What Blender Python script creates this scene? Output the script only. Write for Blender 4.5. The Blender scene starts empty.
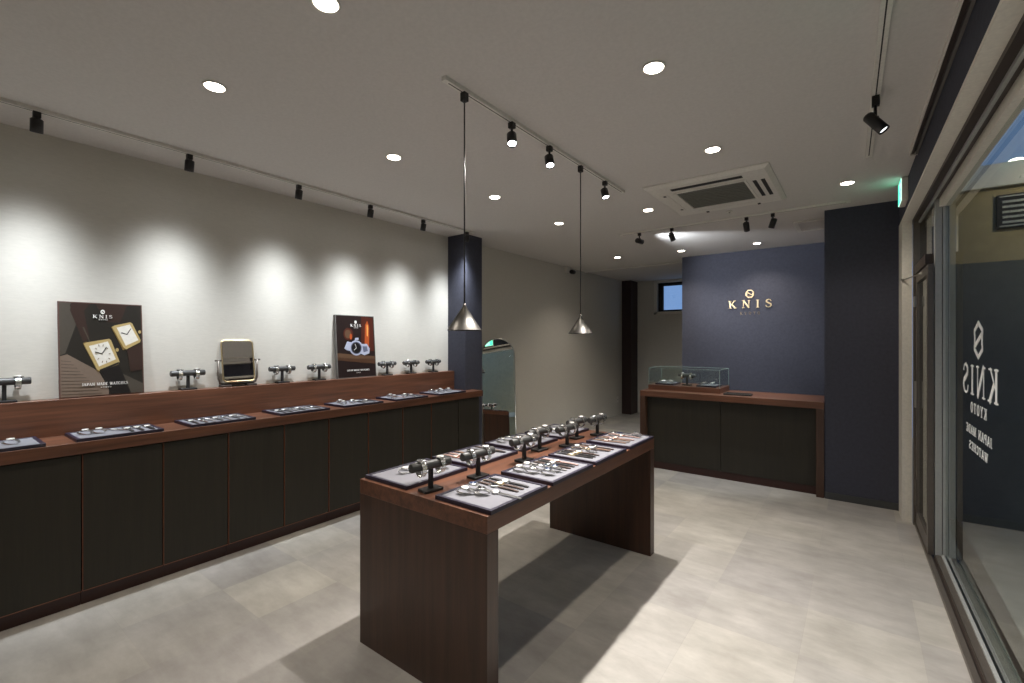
import bpy, bmesh, math, random
from mathutils import Vector, Matrix
random.seed(7)
C = bpy.context.scene.collection
PI = math.pi
H = 2.571            # ceiling height

# ------------------------------------------------------------------ materials
def new_mat(name):
    m = bpy.data.materials.new(name); m.use_nodes = True
    nt = m.node_tree
    return m, nt, nt.nodes['Principled BSDF']

def mapping(nt, scale=(1, 1, 1), rot=(0, 0, 0)):
    tc = nt.nodes.new('ShaderNodeTexCoord'); mp = nt.nodes.new('ShaderNodeMapping')
    mp.inputs['Scale'].default_value = scale; mp.inputs['Rotation'].default_value = rot
    nt.links.new(tc.outputs['Object'], mp.inputs['Vector'])
    return mp.outputs['Vector']

def noise(nt, vec, scale, detail=3, rough=.5):
    n = nt.nodes.new('ShaderNodeTexNoise')
    n.inputs['Scale'].default_value = scale; n.inputs['Detail'].default_value = detail
    n.inputs['Roughness'].default_value = rough
    nt.links.new(vec, n.inputs['Vector'])
    return n.outputs['Fac']

def ramp(nt, fac, stops):
    r = nt.nodes.new('ShaderNodeValToRGB'); e = r.color_ramp.elements
    while len(e) < len(stops): e.new(.5)
    for i, (p, c) in enumerate(stops):
        e[i].position = p; e[i].color = (*c, 1)
    nt.links.new(fac, r.inputs['Fac'])
    return r.outputs['Color']

def bump(nt, bsdf, fac, strength, dist=.002):
    b = nt.nodes.new('ShaderNodeBump'); b.inputs['Strength'].default_value = strength
    b.inputs['Distance'].default_value = dist
    nt.links.new(fac, b.inputs['Height']); nt.links.new(b.outputs['Normal'], bsdf.inputs['Normal'])

def plain(name, col, rough=.5, metal=0, spec=.5, var=.06, nscale=60, bmp=0):
    m, nt, b = new_mat(name)
    v = mapping(nt); f = noise(nt, v, nscale)
    lo = tuple(c*(1-var) for c in col); hi = tuple(min(1, c*(1+var)) for c in col)
    nt.links.new(ramp(nt, f, [(.3, lo), (.7, hi)]), b.inputs['Base Color'])
    b.inputs['Roughness'].default_value = rough; b.inputs['Metallic'].default_value = metal
    b.inputs['Specular IOR Level'].default_value = spec
    if bmp: bump(nt, b, f, bmp)
    return m

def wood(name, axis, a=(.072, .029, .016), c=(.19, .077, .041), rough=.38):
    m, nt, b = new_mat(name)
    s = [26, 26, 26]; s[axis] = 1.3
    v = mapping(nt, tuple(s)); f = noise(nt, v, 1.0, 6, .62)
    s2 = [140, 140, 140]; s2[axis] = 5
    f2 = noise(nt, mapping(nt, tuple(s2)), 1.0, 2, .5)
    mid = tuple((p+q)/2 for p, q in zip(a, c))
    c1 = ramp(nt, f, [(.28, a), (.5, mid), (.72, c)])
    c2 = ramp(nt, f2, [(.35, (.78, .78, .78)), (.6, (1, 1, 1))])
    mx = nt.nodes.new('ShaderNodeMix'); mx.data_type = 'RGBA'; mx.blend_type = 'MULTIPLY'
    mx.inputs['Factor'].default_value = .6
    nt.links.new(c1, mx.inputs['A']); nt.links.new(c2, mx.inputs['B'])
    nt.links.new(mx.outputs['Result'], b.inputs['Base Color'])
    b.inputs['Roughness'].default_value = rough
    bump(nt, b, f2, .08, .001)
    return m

def wallpaper(name, col, sc, var=.1, bstr=.25, mott=None):
    m, nt, b = new_mat(name)
    v = mapping(nt, sc); f = noise(nt, v, 1, 4, .6)
    lo = tuple(c*(1-var) for c in col); hi = tuple(c*(1+var) for c in col)
    nt.links.new(ramp(nt, f, [(.3, lo), (.7, hi)]), b.inputs['Base Color'])
    b.inputs['Roughness'].default_value = .85
    b.inputs['Specular IOR Level'].default_value = .2
    bump(nt, b, f, bstr, .002)
    return m

def floor_mat():
    m, nt, b = new_mat('floor_tiles')
    tc = nt.nodes.new('ShaderNodeTexCoord'); mp = nt.nodes.new('ShaderNodeMapping')
    mp.inputs['Location'].default_value = (.215, .235, 0)
    nt.links.new(tc.outputs['Object'], mp.inputs['Vector'])
    br = nt.nodes.new('ShaderNodeTexBrick')
    br.offset = 0; br.inputs['Scale'].default_value = 1; br.inputs['Brick Width'].default_value = .4425
    br.inputs['Row Height'].default_value = .4425; br.inputs['Mortar Size'].default_value = .0012
    br.inputs['Mortar Smooth'].default_value = .4
    br.inputs['Color1'].default_value = (.39, .37, .35, 1); br.inputs['Color2'].default_value = (.49, .465, .415, 1)
    br.inputs['Mortar'].default_value = (.41, .385, .35, 1)
    nt.links.new(mp.outputs['Vector'], br.inputs['Vector'])
    v = mapping(nt, (1, 1, 1)); f = noise(nt, v, 3.2, 6, .62)
    f2 = noise(nt, mapping(nt, (4, 11, 1), (0, 0, .35)), 1, 5, .65)
    c = ramp(nt, f, [(.3, (.80, .80, .79)), (.7, (1.08, 1.08, 1.08))])
    c2 = ramp(nt, f2, [(.3, (.84, .83, .82)), (.7, (1.06, 1.06, 1.05))])
    cur = br.outputs['Color']
    for x in (c, c2):
        mx = nt.nodes.new('ShaderNodeMix'); mx.data_type = 'RGBA'; mx.blend_type = 'MULTIPLY'
        mx.inputs['Factor'].default_value = 1
        nt.links.new(cur, mx.inputs['A']); nt.links.new(x, mx.inputs['B']); cur = mx.outputs['Result']
    nt.links.new(cur, b.inputs['Base Color'])
    b.inputs['Roughness'].default_value = .42; b.inputs['Specular IOR Level'].default_value = .35
    return m

def emit(name, col, strength):
    m = bpy.data.materials.new(name); m.use_nodes = True; nt = m.node_tree
    nt.nodes.remove(nt.nodes['Principled BSDF'])
    e = nt.nodes.new('ShaderNodeEmission'); e.inputs['Color'].default_value = (*col, 1)
    e.inputs['Strength'].default_value = strength
    nt.links.new(e.outputs[0], nt.nodes['Material Output'].inputs['Surface'])
    return m

def glass(name, tint=(1, 1, 1), ior=1.5, rough=0.0):
    m = bpy.data.materials.new(name); m.use_nodes = True; nt = m.node_tree
    nt.nodes.remove(nt.nodes['Principled BSDF'])
    fr = nt.nodes.new('ShaderNodeFresnel'); fr.inputs['IOR'].default_value = ior
    # the same reflectance from either side of the pane
    geo = nt.nodes.new('ShaderNodeNewGeometry')
    mxv = nt.nodes.new('ShaderNodeMix'); mxv.data_type = 'FLOAT'
    mxv.inputs['A'].default_value = ior; mxv.inputs['B'].default_value = 1/ior
    nt.links.new(geo.outputs['Backfacing'], mxv.inputs['Factor'])
    nt.links.new(mxv.outputs['Result'], fr.inputs['IOR'])
    t = nt.nodes.new('ShaderNodeBsdfTransparent'); t.inputs['Color'].default_value = (*tint, 1)
    g = nt.nodes.new('ShaderNodeBsdfGlossy'); g.inputs['Roughness'].default_value = rough
    mx = nt.nodes.new('ShaderNodeMixShader')
    nt.links.new(fr.outputs[0], mx.inputs[0]); nt.links.new(t.outputs[0], mx.inputs[1]); nt.links.new(g.outputs[0], mx.inputs[2])
    nt.links.new(mx.outputs[0], nt.nodes['Material Output'].inputs['Surface'])
    return m

M = {}
M['wall'] = wallpaper('woven_beige_wallpaper', (.615, .587, .525), (26, 26, 120), .035)
M['navy'] = wallpaper('navy_wallpaper', (.060, .062, .082), (40, 40, 40), .11, .35)
M['ceil'] = wallpaper('ceiling_paper', (.65, .62, .59), (60, 60, 60), .04, .25)
M['floor'] = floor_mat()
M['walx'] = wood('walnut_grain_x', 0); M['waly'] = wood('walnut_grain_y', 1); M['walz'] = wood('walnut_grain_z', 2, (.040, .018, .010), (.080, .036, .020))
M['edge'] = plain('copper_edge_band', (.20, .07, .035), .35)
M['plinth'] = plain('dark_walnut_plinth', (.036, .009, .006), .4)
M['panel'] = wood('olive_dark_panel', 2, (.016, .0130, .0075), (.026, .021, .0125), .62)
M['black'] = plain('black_metal', (.012, .010, .010), .38)
M['blackm'] = plain('matt_black', (.014, .013, .013), .6)
M['leather'] = plain('charcoal_leather', (.05, .05, .048), .42, var=.15, nscale=200)
M['white'] = plain('white_plastic', (.72, .69, .63), .45)
M['cream'] = plain('cream_painted_casing', (.78, .74, .65), .5)
M['steel'] = plain('polished_steel', (.74, .74, .72), .25, 1)
M['alu'] = plain('brushed_aluminium', (.50, .48, .44), .30, 1, nscale=400)
M['shade'] = plain('dark_brushed_shade', (.036, .033, .028), .36, 1, nscale=400)
M['bronze'] = plain('bronze_aluminium_frame', (.15, .13, .11), .38, .5)
M['grey'] = plain('grey_aluminium_frame', (.40, .41, .39), .45, .15)
M['dkbrown'] = plain('dark_brown_track', (.045, .032, .026), .45)
M['gold'] = plain('gold_metal', (.82, .68, .42), .28, 1)
M['brass'] = plain('brass_letters', (.55, .42, .25), .42, 1)
M['rose'] = plain('rose_gold', (.80, .48, .36), .25, 1)
M['mirror'] = plain('mirror_silver', (.88, .88, .87), .015, 1, var=0)
M['traynavy'] = plain('navy_tray_leather', (.016, .012, .028), .4, var=.1)
M['pad'] = plain('grey_suede_pad', (.19, .19, .21), .85, var=.05, nscale=300)
M['dialw'] = plain('white_dial', (.75, .73, .68), .35, var=.02)
M['dialk'] = plain('black_dial', (.01, .01, .012), .25)
M['dialb'] = plain('blue_dial', (.02, .04, .10), .25)
M['dialg'] = plain('silver_dial', (.55, .55, .55), .25)
M['strapk'] = plain('black_strap', (.014, .012, .012), .5)
M['strapb'] = plain('brown_strap', (.055, .028, .019), .5)
M['straps'] = plain('tan_strap', (.20, .12, .08), .5)
M['strapp'] = plain('pink_strap', (.33, .21, .18), .5)
M['strapg'] = plain('grey_strap', (.22, .21, .20), .5)
M['grille'] = plain('grey_grille', (.17, .17, .145), .6)
M['slot'] = plain('dark_slot', (.015, .014, .013), .7)
M['lens'] = emit('warm_lamp_lens', (1, .90, .76), 26)
M['lensc'] = emit('cool_lamp_lens', (.95, .97, 1), 30)
M['lensw'] = emit('dim_lamp_lens', (.95, .97, 1), 3)
M['pbulb'] = emit('pendant_bulb', (1, .9, .75), 2)
M['signg'] = emit('green_sign_light', (.08, .75, .42), 2.2)
M['signw'] = emit('white_sign_light', (.70, 1, .86), 1.6)
M['glass'] = glass('storefront_glass', (.88, .92, .88))
M['cglass'] = glass('display_case_glass', (.95, .985, .975))
M['gedge'] = plain('green_glass_edge', (.30, .40, .36), .2)
M['frost'] = plain('frosted_window_pane', (.8, .85, .9), .4)
nt = M['frost'].node_tree; b_ = nt.nodes['Principled BSDF']; b_.inputs['Transmission Weight'].default_value = 1
b_.inputs['Roughness'].default_value = .6; b_.inputs['IOR'].default_value = 1.05
M['decal'] = plain('white_lettering', (.92, .93, .90), .6)
M['dkbrass'] = plain('dark_brass_letters', (.17, .13, .09), .4, .8)
M['porch'] = plain('slate_cladding', (.125, .135, .125), .6, var=.15, nscale=8)
M['ochre'] = plain('ochre_render', (.52, .42, .25), .8, var=.08, nscale=12)
M['pave'] = plain('pavement_stone', (.36, .34, .31), .7, var=.1, nscale=9)
M['skirt'] = plain('charcoal_skirting', (.05, .052, .052), .5)
M['pillar'] = plain('dark_brown_pillar', (.030, .014, .014), .5)
M['glowW'] = emit('glow_disc_face', (1, .95, .85), 9)
# inks of the two printed boards
for n, c in dict(ink_night=(.018, .015, .012), ink_taupe=(.062, .052, .041), ink_paper=(.17, .125, .095), ink_line=(.10, .073, .055),
                 ink_gold=(.42, .31, .13), ink_golddk=(.16, .10, .03), ink_dial=(.68, .65, .58), ink_brown=(.034, .018, .014), ink_black=(.010, .008, .008),
                 ink_white=(.80, .78, .74), ink_orange=(.40, .075, .018), ink_amber=(.85, .38, .10), ink_ember=(.070, .016, .009),
                 ink_wood=(.11, .060, .034), ink_wooddk=(.07, .033, .018), ink_steel=(.40, .42, .52), ink_steeldk=(.12, .13, .19), ink_dark=(.018, .010, .009)).items():
    M[n] = plain(n, c, .35, var=.04)

# ------------------------------------------------------------------ mesh builder
class MB:
    """collects shapes; build() links them as ONE mesh object"""
    def __init__(s): s.bm = bmesh.new(); s.mats = []; s.cur = 0
    def m(s, mat):
        mat = M[mat]
        if mat not in s.mats: s.mats.append(mat)
        s.cur = s.mats.index(mat); return s
    def _f(s, vs, smooth=False):
        try:
            f = s.bm.faces.new(vs); f.material_index = s.cur; f.smooth = smooth; return f
        except ValueError: return None
    def box(s, x0, x1, y0, y1, z0, z1, bev=0, mx=None):
        nf = set(s.bm.faces) if bev else None
        P = [(x, y, z) for z in (z0, z1) for y in (y0, y1) for x in (x0, x1)]
        if mx: P = [mx @ Vector(p) for p in P]
        v = [s.bm.verts.new(p) for p in P]
        fs = [s._f([v[i] for i in q]) for q in ((0, 2, 3, 1), (4, 5, 7, 6), (0, 1, 5, 4), (1, 3, 7, 5), (3, 2, 6, 7), (2, 0, 4, 6))]
        if bev:
            es = list({e for f in fs for e in f.edges})
            r = bmesh.ops.bevel(s.bm, geom=es, offset=bev, segments=2, affect='EDGES', profile=.6)
            for f in r['faces']: f.material_index = s.cur; f.smooth = True
        return s
    def ringloft(s, rings, closed=True, caps=True, smooth=True):
        R = [[s.bm.verts.new(p) for p in r] for r in rings]
        n = len(R[0])
        for a, b in zip(R, R[1:]):
            for i in range(n if closed else n-1):
                s._f([a[i], a[(i+1) % n], b[(i+1) % n], b[i]], smooth)
        if caps:
            s._f(list(reversed(R[0]))); s._f(R[-1])
        return s
    def cyl(s, p, q, r, r2=None, seg=16, caps=True):
        p, q = Vector(p), Vector(q); d = (q-p).normalized()
        u = d.orthogonal().normalized(); w = d.cross(u); r2 = r if r2 is None else r2
        rr = [[c + (u*math.cos(2*PI*i/seg) + w*math.sin(2*PI*i/seg))*rad for i in range(seg)] for c, rad in ((p, r), (q, r2))]
        return s.ringloft(rr, caps=caps)
    def lathe(s, prof, c=(0, 0, 0), seg=24, axis='z', mx=None):
        rr = []
        for rad, h in prof:
            ring = []
            for i in range(seg):
                a = 2*PI*i/seg; p = Vector((rad*math.cos(a), rad*math.sin(a), h))
                if axis == 'y': p = Vector((p.x, p.z, p.y))
                if mx: p = mx @ p
                ring.append(p + Vector(c))
            rr.append(ring)
        return s.ringloft(rr, caps=True)
    def tube(s, pts, r, seg=8, closed=False):
        pts = [Vector(p) for p in pts]; n = len(pts); rings = []
        up = None
        for i, p in enumerate(pts):
            if closed: t = pts[(i+1) % n]-pts[i-1]
            else: t = pts[min(i+1, n-1)]-pts[max(i-1, 0)]
            t.normalize()
            if up is None: up = t.orthogonal().normalized()
            up = (up - t*up.dot(t)).normalized(); w = t.cross(up)
            rings.append([p+(up*math.cos(2*PI*k/seg)+w*math.sin(2*PI*k/seg))*r for k in range(seg)])
        if closed: rings.append(rings[0])
        return s.ringloft(rings, caps=not closed)
    def prism(s, pts, z0, z1, mx=None):
        """polygon (x,y) extruded in z"""
        a = [Vector((p[0], p[1], z0)) for p in pts]; b = [Vector((p[0], p[1], z1)) for p in pts]
        if mx: a = [mx @ p for p in a]; b = [mx @ p for p in b]
        return s.ringloft([a, b], smooth=False)
    def band(s, ring, y0, y1, t, mx=None, segs=None):
        """a closed strip of thickness t following ring [(x,z)] between y0 and y1"""
        n = len(ring); cx = sum(p[0] for p in ring)/n; cz = sum(p[1] for p in ring)/n
        rings = []
        for x, z in ring:
            d = Vector((x-cx, z-cz)).normalized()
            o = (x+d.x*t, z+d.y*t)
            q = [Vector((x, y0, z)), Vector((x, y1, z)), Vector((o[0], y1, o[1])), Vector((o[0], y0, o[1]))]
            rings.append([mx @ p for p in q] if mx else q)
        rings.append(rings[0])
        return s.ringloft(rings, caps=False, smooth=False)
    def build(s, name, parent=None, loc=None, rot=None):
        bmesh.ops.recalc_face_normals(s.bm, faces=s.bm.faces)
        me = bpy.data.meshes.new(name); s.bm.to_mesh(me); s.bm.free()
        for m in s.mats: me.materials.append(m)
        o = bpy.data.objects.new(name, me); C.objects.link(o)
        if parent: o.parent = parent
        if loc: o.location = loc
        if rot: o.rotation_euler = rot
        return o

def tag(o, label, cat, group=None, kind=None):
    o['label'] = label; o['category'] = cat
    if group: o['group'] = group
    if kind: o['kind'] = kind
    return o
def thing(name, label, cat, loc=(0, 0, 0), rot=(0, 0, 0), group=None):
    o = bpy.data.objects.new(name, None); o.empty_display_size = .05
    C.objects.link(o); o.location = loc; o.rotation_euler = rot
    return tag(o, label, cat, group)
def struct(mb, name, loc=None, rot=None, parent=None):
    o = mb.build(name, parent, loc, rot); o['kind'] = 'structure'; return o
def copy_tree(o, parent=None):
    c = o.copy(); C.objects.link(c); c.parent = parent
    for ch in list(o.children): copy_tree(ch, c)
    return c
def box(mat, *a, **k): return MB().m(mat).box(*a, **k)

# ------------------------------------------------------------------ lettering: serif strokes
def G(ch):
    """strokes ((x0,y0),(x1,y1),width) and serifs (x,y,halfwidth) in a unit-high cell; returns (strokes, serifs, advance)"""
    T, t = .15, .06
    g = {
     'K': ([((.16, 0), (.16, 1), T), ((.22, .42), (.66, 1), t), ((.34, .55), (.72, 0), T)], [(.16, 0, .16), (.16, 1, .16), (.66, 1, .14), (.72, 0, .15)], .86),
     'N': ([((.14, 0), (.14, 1), t), ((.14, 1), (.74, 0), T), ((.74, 0), (.74, 1), t)], [(.14, 0, .13), (.10, 1, .12), (.74, 1, .13)], .88),
     'I': ([((.17, 0), (.17, 1), T)], [(.17, 0, .16), (.17, 1, .16)], .34),
     'S': ([((.60, .78), (.52, .95), t), ((.52, .95), (.34, 1), t), ((.34, 1), (.14, .90), .10), ((.14, .90), (.12, .70), .13), ((.12, .70), (.34, .54), .14),
            ((.34, .54), (.56, .42), .15), ((.56, .42), (.62, .24), .13), ((.62, .24), (.50, .05), .10), ((.50, .05), (.30, 0), t), ((.30, 0), (.12, .07), t), ((.12, .07), (.06, .26), t)], [], .70),
     'Y': ([((.08, 1), (.40, .48), T), ((.40, .48), (.72, 1), t), ((.40, 0), (.40, .5), T)], [(.40, 0, .16), (.10, 1, .14), (.70, 1, .13)], .80),
     'O': ([((.40+.32*math.cos(a), .5+.5*math.sin(a)), (.40+.32*math.cos(a+PI/6), .5+.5*math.sin(a+PI/6)), .07+.07*abs(math.cos(a+PI/12))) for a in [k*PI/6 for k in range(12)]], [], .82),
     'T': ([((.36, 0), (.36, 1), T), ((.04, .98), (.68, .98), t), ((.05, .80), (.05, 1), t), ((.67, .80), (.67, 1), t)], [(.36, 0, .16)], .74),
     'J': ([((.30, 1), (.30, .15), T), ((.30, .15), (.18, 0), .1), ((.18, 0), (.05, .08), t)], [(.30, 1, .15)], .46),
     'A': ([((.06, 0), (.38, 1), t), ((.36, 1), (.70, 0), T), ((.18, .34), (.56, .34), t)], [(.06, 0, .11), (.70, 0, .14)], .82),
     'P': ([((.16, 0), (.16, 1), T), ((.16, .98), (.44, .97), t), ((.44, .97), (.60, .86), .1), ((.60, .86), (.60, .62), T), ((.60, .62), (.44, .48), .1), ((.44, .48), (.16, .47), t)], [(.16, 0, .16), (.12, 1, .12)], .70),
     'M': ([((.14, 0), (.14, 1), t), ((.14, 1), (.48, 0), T), ((.48, 0), (.82, 1), t), ((.84, 0), (.84, 1), T)], [(.14, 0, .12), (.84, 0, .14), (.10, 1, .1), (.88, 1, .1)], 1.0),
     'D': ([((.16, 0), (.16, 1), T), ((.16, .98), (.46, .95), t), ((.46, .95), (.68, .74), .1), ((.68, .74), (.70, .28), T), ((.70, .28), (.48, .05), .1), ((.48, .05), (.16, .02), t)], [(.12, 0, .12), (.12, 1, .12)], .84),
     'E': ([((.16, 0), (.16, 1), T), ((.16, .98), (.60, .98), t), ((.16, .5), (.46, .5), t), ((.16, .02), (.62, .02), t), ((.60, .8), (.60, 1), t), ((.63, 0), (.63, .22), t)], [(.12, 0, .12), (.12, 1, .12)], .72),
     'W': ([((.06, 1), (.30, 0), T), ((.30, 0), (.50, .9), t), ((.48, 1), (.72, 0), T), ((.72, 0), (.94, 1), t)], [(.06, 1, .11), (.50, 1, .1), (.94, 1, .1)], 1.02),
     'C': ([((.62, .76), (.52, .95), t), ((.52, .95), (.36, 1), t), ((.36, 1), (.16, .84), .11), ((.16, .84), (.09, .5), T), ((.09, .5), (.16, .16), T), ((.16, .16), (.36, 0), .11), ((.36, 0), (.54, .05), t), ((.54, .05), (.64, .24), t)], [], .74),
     'H': ([((.16, 0), (.16, 1), T), ((.70, 0), (.70, 1), T), ((.16, .5), (.70, .5), t)], [(.16, 0, .14), (.16, 1, .14), (.70, 0, .14), (.70, 1, .14)], .88),
     ' ': ([], [], .45)}
    return g[ch]

def text_len(t, gap): return sum(G(c)[2] for c in t) + gap*(len(t)-1)
def write(mb, t, x0, x1, y0, h, z0, z1, mx, gap=.16):
    """writes t so that it runs from x0 to x1 with cap height h; mx maps (x, y, z) into space"""
    k = (x1-x0)/text_len(t, gap); x = x0
    for c in t:
        st, se, adv = G(c)
        for (a, b, w) in st:
            p = Vector((x+a[0]*k, y0+a[1]*h)); q = Vector((x+b[0]*k, y0+b[1]*h))
            d = (q-p)
            if d.length < 1e-6: continue
            d.normalize(); n = Vector((-d.y, d.x))*w*.5*(k+h)/2
            e = d*.012*h
            mb.prism([p-n-e, q-n+e, q+n+e, p+n-e], z0, z1, mx)
        for (sx, sy, hw) in se:
            yy = y0 if sy == 0 else y0+h*.94
            mb.prism([(x+(sx-hw)*k, yy), (x+(sx+hw)*k, yy), (x+(sx+hw)*k, yy+.055*h), (x+(sx-hw)*k, yy+.055*h)], z0, z1, mx)
        x += (adv+gap)*k
def polyline(mb, pts, w, z0, z1, mx):
    for a, b in zip(pts, pts[1:]):
        p, q = Vector(a), Vector(b); d = (q-p).normalized(); n = Vector((-d.y, d.x))*w/2; e = d*w*.25
        mb.prism([p-n-e, q-n+e, q+n+e, p+n-e], z0, z1, mx)
def frame_mx(origin, u, v):
    """maps (x,y,z) -> origin + x*u + y*v + z*(u x v)"""
    u, v = Vector(u), Vector(v); w = u.cross(v)
    m = Matrix((u, v, w)).transposed().to_4x4(); m.translation = Vector(origin); return m

# ------------------------------------------------------------------ THE ROOM
XL = -3.675
RWO = (.428, 0, 0); RWR = (0, 0, .017)       # the shop window wall runs a touch askew
struct(box('floor', XL-.1, .62, -1.6, 8.85, -.06, 0), 'floor')
struct(box('ceil', XL-.1, .62, -1.6, 8.85, H, H+.08), 'ceiling')
struct(box('wall', XL-.1, XL, -1.6, 8.85, 0, H), 'wall_left')
struct(box('wall', XL, .62, -1.7, -1.6, 0, H), 'wall_rear')
struct(box('navy', -1.97, -.248, 6.556, 6.68, 0, H), 'wall_back')
# far wall with an opening for the little window
W0, W1, WZ0, WZ1 = -3.12, -2.30, 1.946, 2.542
mb = MB().m('wall').box(XL, .27, 8.75, 8.85, 0, WZ0).box(XL, .27, 8.75, 8.85, WZ1, H).box(XL, W0, 8.75, 8.85, WZ0, WZ1).box(W1, .27, 8.75, 8.85, WZ0, WZ1)
struct(mb, 'wall_far')
struct(box('pillar', XL, -3.49, 8.42, 8.75, 0, H), 'pillar')
struct(box('navy', XL, -3.412, 3.690, 3.965, 0, H), 'pillar')
struct(box('navy', -.248, .27, 4.976, 8.75, 0, H), 'wall_right_return')
struct(box('skirt', -.246, .272, 4.966, 4.976, 0, .058), 'baseboard_right')
# thin batten on the far ceiling where the ceiling paper steps
struct(box('ceil', XL, -.25, 6.90, 6.95, H-.018, H), 'trim_1')
# left window wall: navy strip above the casing, and the part behind the camera
mb = MB().m('navy').box(-.078, .10, -1.6, 4.97, 2.353, H)
struct(mb, 'wall_right', RWO, RWR)
# cream casing: jamb and header
mb = MB().m('cream').box(-.082, -.02, 4.705, 4.965, 0, 2.352).box(-.082, -.02, -1.6, 4.705, 2.336, 2.3525)
struct(mb, 'trim_2', RWO, RWR)
# window frame (fixed light): head rail, sill rail, mullion; bronze tracks at floor and head
wf = MB()
wf.m('bronze').box(-.012, .012, -1.6, 4.70, 0, .022)
wf.m('dkbrown').box(.012, .030, -1.6, 4.70, 0, .008)
wf.m('bronze').box(.030, .058, -1.6, 4.00, 0, .03)
wf.m('grey').box(.058, .072, -1.6, 4.00, 0, .040)
wf.m('dkbrown').box(.072, .105, -1.6, 4.70, 0, .012)
wf.m('dkbrown').box(-.02, .012, -1.6, 4.70, 2.315, 2.40)
wf.m('grey').box(.012, .026, -1.6, 4.70, 2.300, 2.40)
wf.m('dkbrown').box(.026, .050, -1.6, 4.70, 2.315, 2.40)
wf.m('cream').box(.050, .10, -1.6, 4.70, 2.262, 2.40)
wf.m('grey').box(.030, .062, 4.00, 4.058, 0, 2.32).box(.066, .10, 3.995, 4.058, 0, 2.30)
wf.m('bronze').box(-.018, .10, 4.655, 4.705, 0, 2.32)
frame = struct(wf, 'window_1', RWO, RWR)
pane = MB().m('glass').box(.078, .0781, -1.6, 3.998, .035, 2.265).build('window_pane', frame)
# lettering on the glass, reads from the street
mxg = frame_mx((.0765, 0, 0), (0, 1, 0), (0, 0, 1))
lt = MB().m('decal')
write(lt, 'KNIS', 2.727, 3.444, 1.135, .148, 0, .001, mxg, .26)
write(lt, 'KYOTO', 2.925, 3.252, 1.046, .050, 0, .001, mxg, .40)
write(lt, 'JAPAN MADE', 2.829, 3.36, .936, .043, 0, .001, mxg, .20)
write(lt, 'WATCHES', 2.907, 3.287, .858, .040, 0, .001, mxg, .20)
ex, ez = 3.086, 1.407
E_ = [[(-.080, .030), (-.080, .045), (0, .082), (.080, .045), (.080, .030)], [(-.080, -.030), (-.080, -.045), (0, -.082), (.080, -.045), (.080, -.030)]]
for pl in E_: polyline(lt, [(ex+p[0], ez+p[1]) for p in pl], .021, 0, .001, mxg)
polyline(lt, [(ex-.074, ez-.020), (ex-.074, ez+.030), (ex+.074, ez-.030), (ex+.074, ez+.020)], .022, 0, .001, mxg)
lt.build('window_lettering', frame)
# sliding door between mullion and jamb
dr = MB().m('bronze').box(-.004, .024, 4.585, 4.650, .024, 1.90).box(-.004, .024, 4.01, 4.07, .024, 1.90).box(-.004, .024, 4.07, 4.585, .024, .12).box(-.004, .024, 4.07, 4.585, 1.84, 1.90)
door = struct(dr, 'door_1', RWO, RWR)
MB().m('glass').box(.010, .0101, 4.07, 4.585, .12, 1.84).build('door_pane', door)
MB().m('alu').box(-.020, -.004, 4.595, 4.635, 1.66, 1.74, .003).box(-.014, -.004, 4.60, 4.63, .90, 1.10, .003).build('door_handle', door)
MB().m('bronze').box(-.012, -.004, 4.600, 4.628, .16, .36, .002).build('door_bolt', door)
tr = MB().m('dkbrown').box(-.012, .06, 4.058, 4.655, 1.91, 1.975)
tr = struct(tr, 'trim_3', RWO, RWR)
MB().m('glass').box(.020, .0201, 4.058, 4.655, 1.975, 2.30).build('transom_pane', tr)
a = MB().m('alu').cyl((-.07, 4.695, 1.88), (.0, 4.30, 1.878), .0045).cyl((-.088, 4.70, 1.88), (-.070, 4.695, 1.88), .010)
a = a.build('door_rod', None, RWO, RWR); tag(a, 'thin metal rod projecting from the cream door jamb', 'rod')

# little window in the far wall
fr = MB().m('white')
for b_ in ((W0, W1, WZ0, WZ0+.022), (W0, W1, WZ1-.022, WZ1), (W0, W0+.030, WZ0, WZ1), (W1-.022, W1, WZ0, WZ1)):
    fr.box(b_[0]-.03*(b_[0] == W0), b_[1]+.03*(b_[1] == W1), 8.72, 8.85, b_[2]-.03*(b_[2] == WZ0), b_[3]+.025*(b_[3] == WZ1))
fr.m('slot')
i0, i1, j0, j1 = W0+.022, W1-.022, WZ0+.022, WZ1-.022
fr.box(i0, i0+.10, 8.79, 8.84, j0, j1).box(i1-.05, i1, 8.79, 8.84, j0, j1).box(i0, i1, 8.79, 8.84, j0, j0+.035).box(i0, i1, 8.79, 8.84, j1-.06, j1)
w2 = struct(fr, 'window_2')
MB().m('cglass').box(i0+.10, i1-.05, 8.815, 8.8155, j0+.035, j1-.06).build('window_pane', w2)

# raised gold logo on the navy wall
lg = thing('wall_logo', 'raised brass shop name and round emblem on the navy back wall', 'logo', (-1.118, 6.556, 1.85))
mxl = frame_mx((-1.118, 6.556, 0), (1, 0, 0), (0, 0, 1))
def letters(t, x0, x1, y0, h, mat, z0, z1, gap, name, label=None):
    k = (x1-x0)/text_len(t, gap); x = x0
    for c in t:
        adv = G(c)[2]*k
        l_ = MB().m(mat); write(l_, c, x, x+adv, y0, h, z0, z1, mxl)
        o = l_.build(name); o.parent = lg; o.matrix_parent_inverse = Matrix.Translation(lg.location).inverted()
        if label: o['label'] = label
        x += adv+gap*k
letters('KNIS', -.248, .250, 1.832, .098, 'brass', .004, .020, .62, 'brass_letter')
letters('KYOTO', -.115, .115, 1.745, .036, 'dkbrass', .002, .008, .75, 'small_letter', 'small dark brass letter')
t_ = MB().m('brass')
oc = [(.047*math.cos(PI/8+k*PI/4)*(1 if 1 else 1), 2.01+.050*math.sin(PI/8+k*PI/4)) for k in range(9)]
polyline(t_, oc, .010, .004, .020, mxl)
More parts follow.
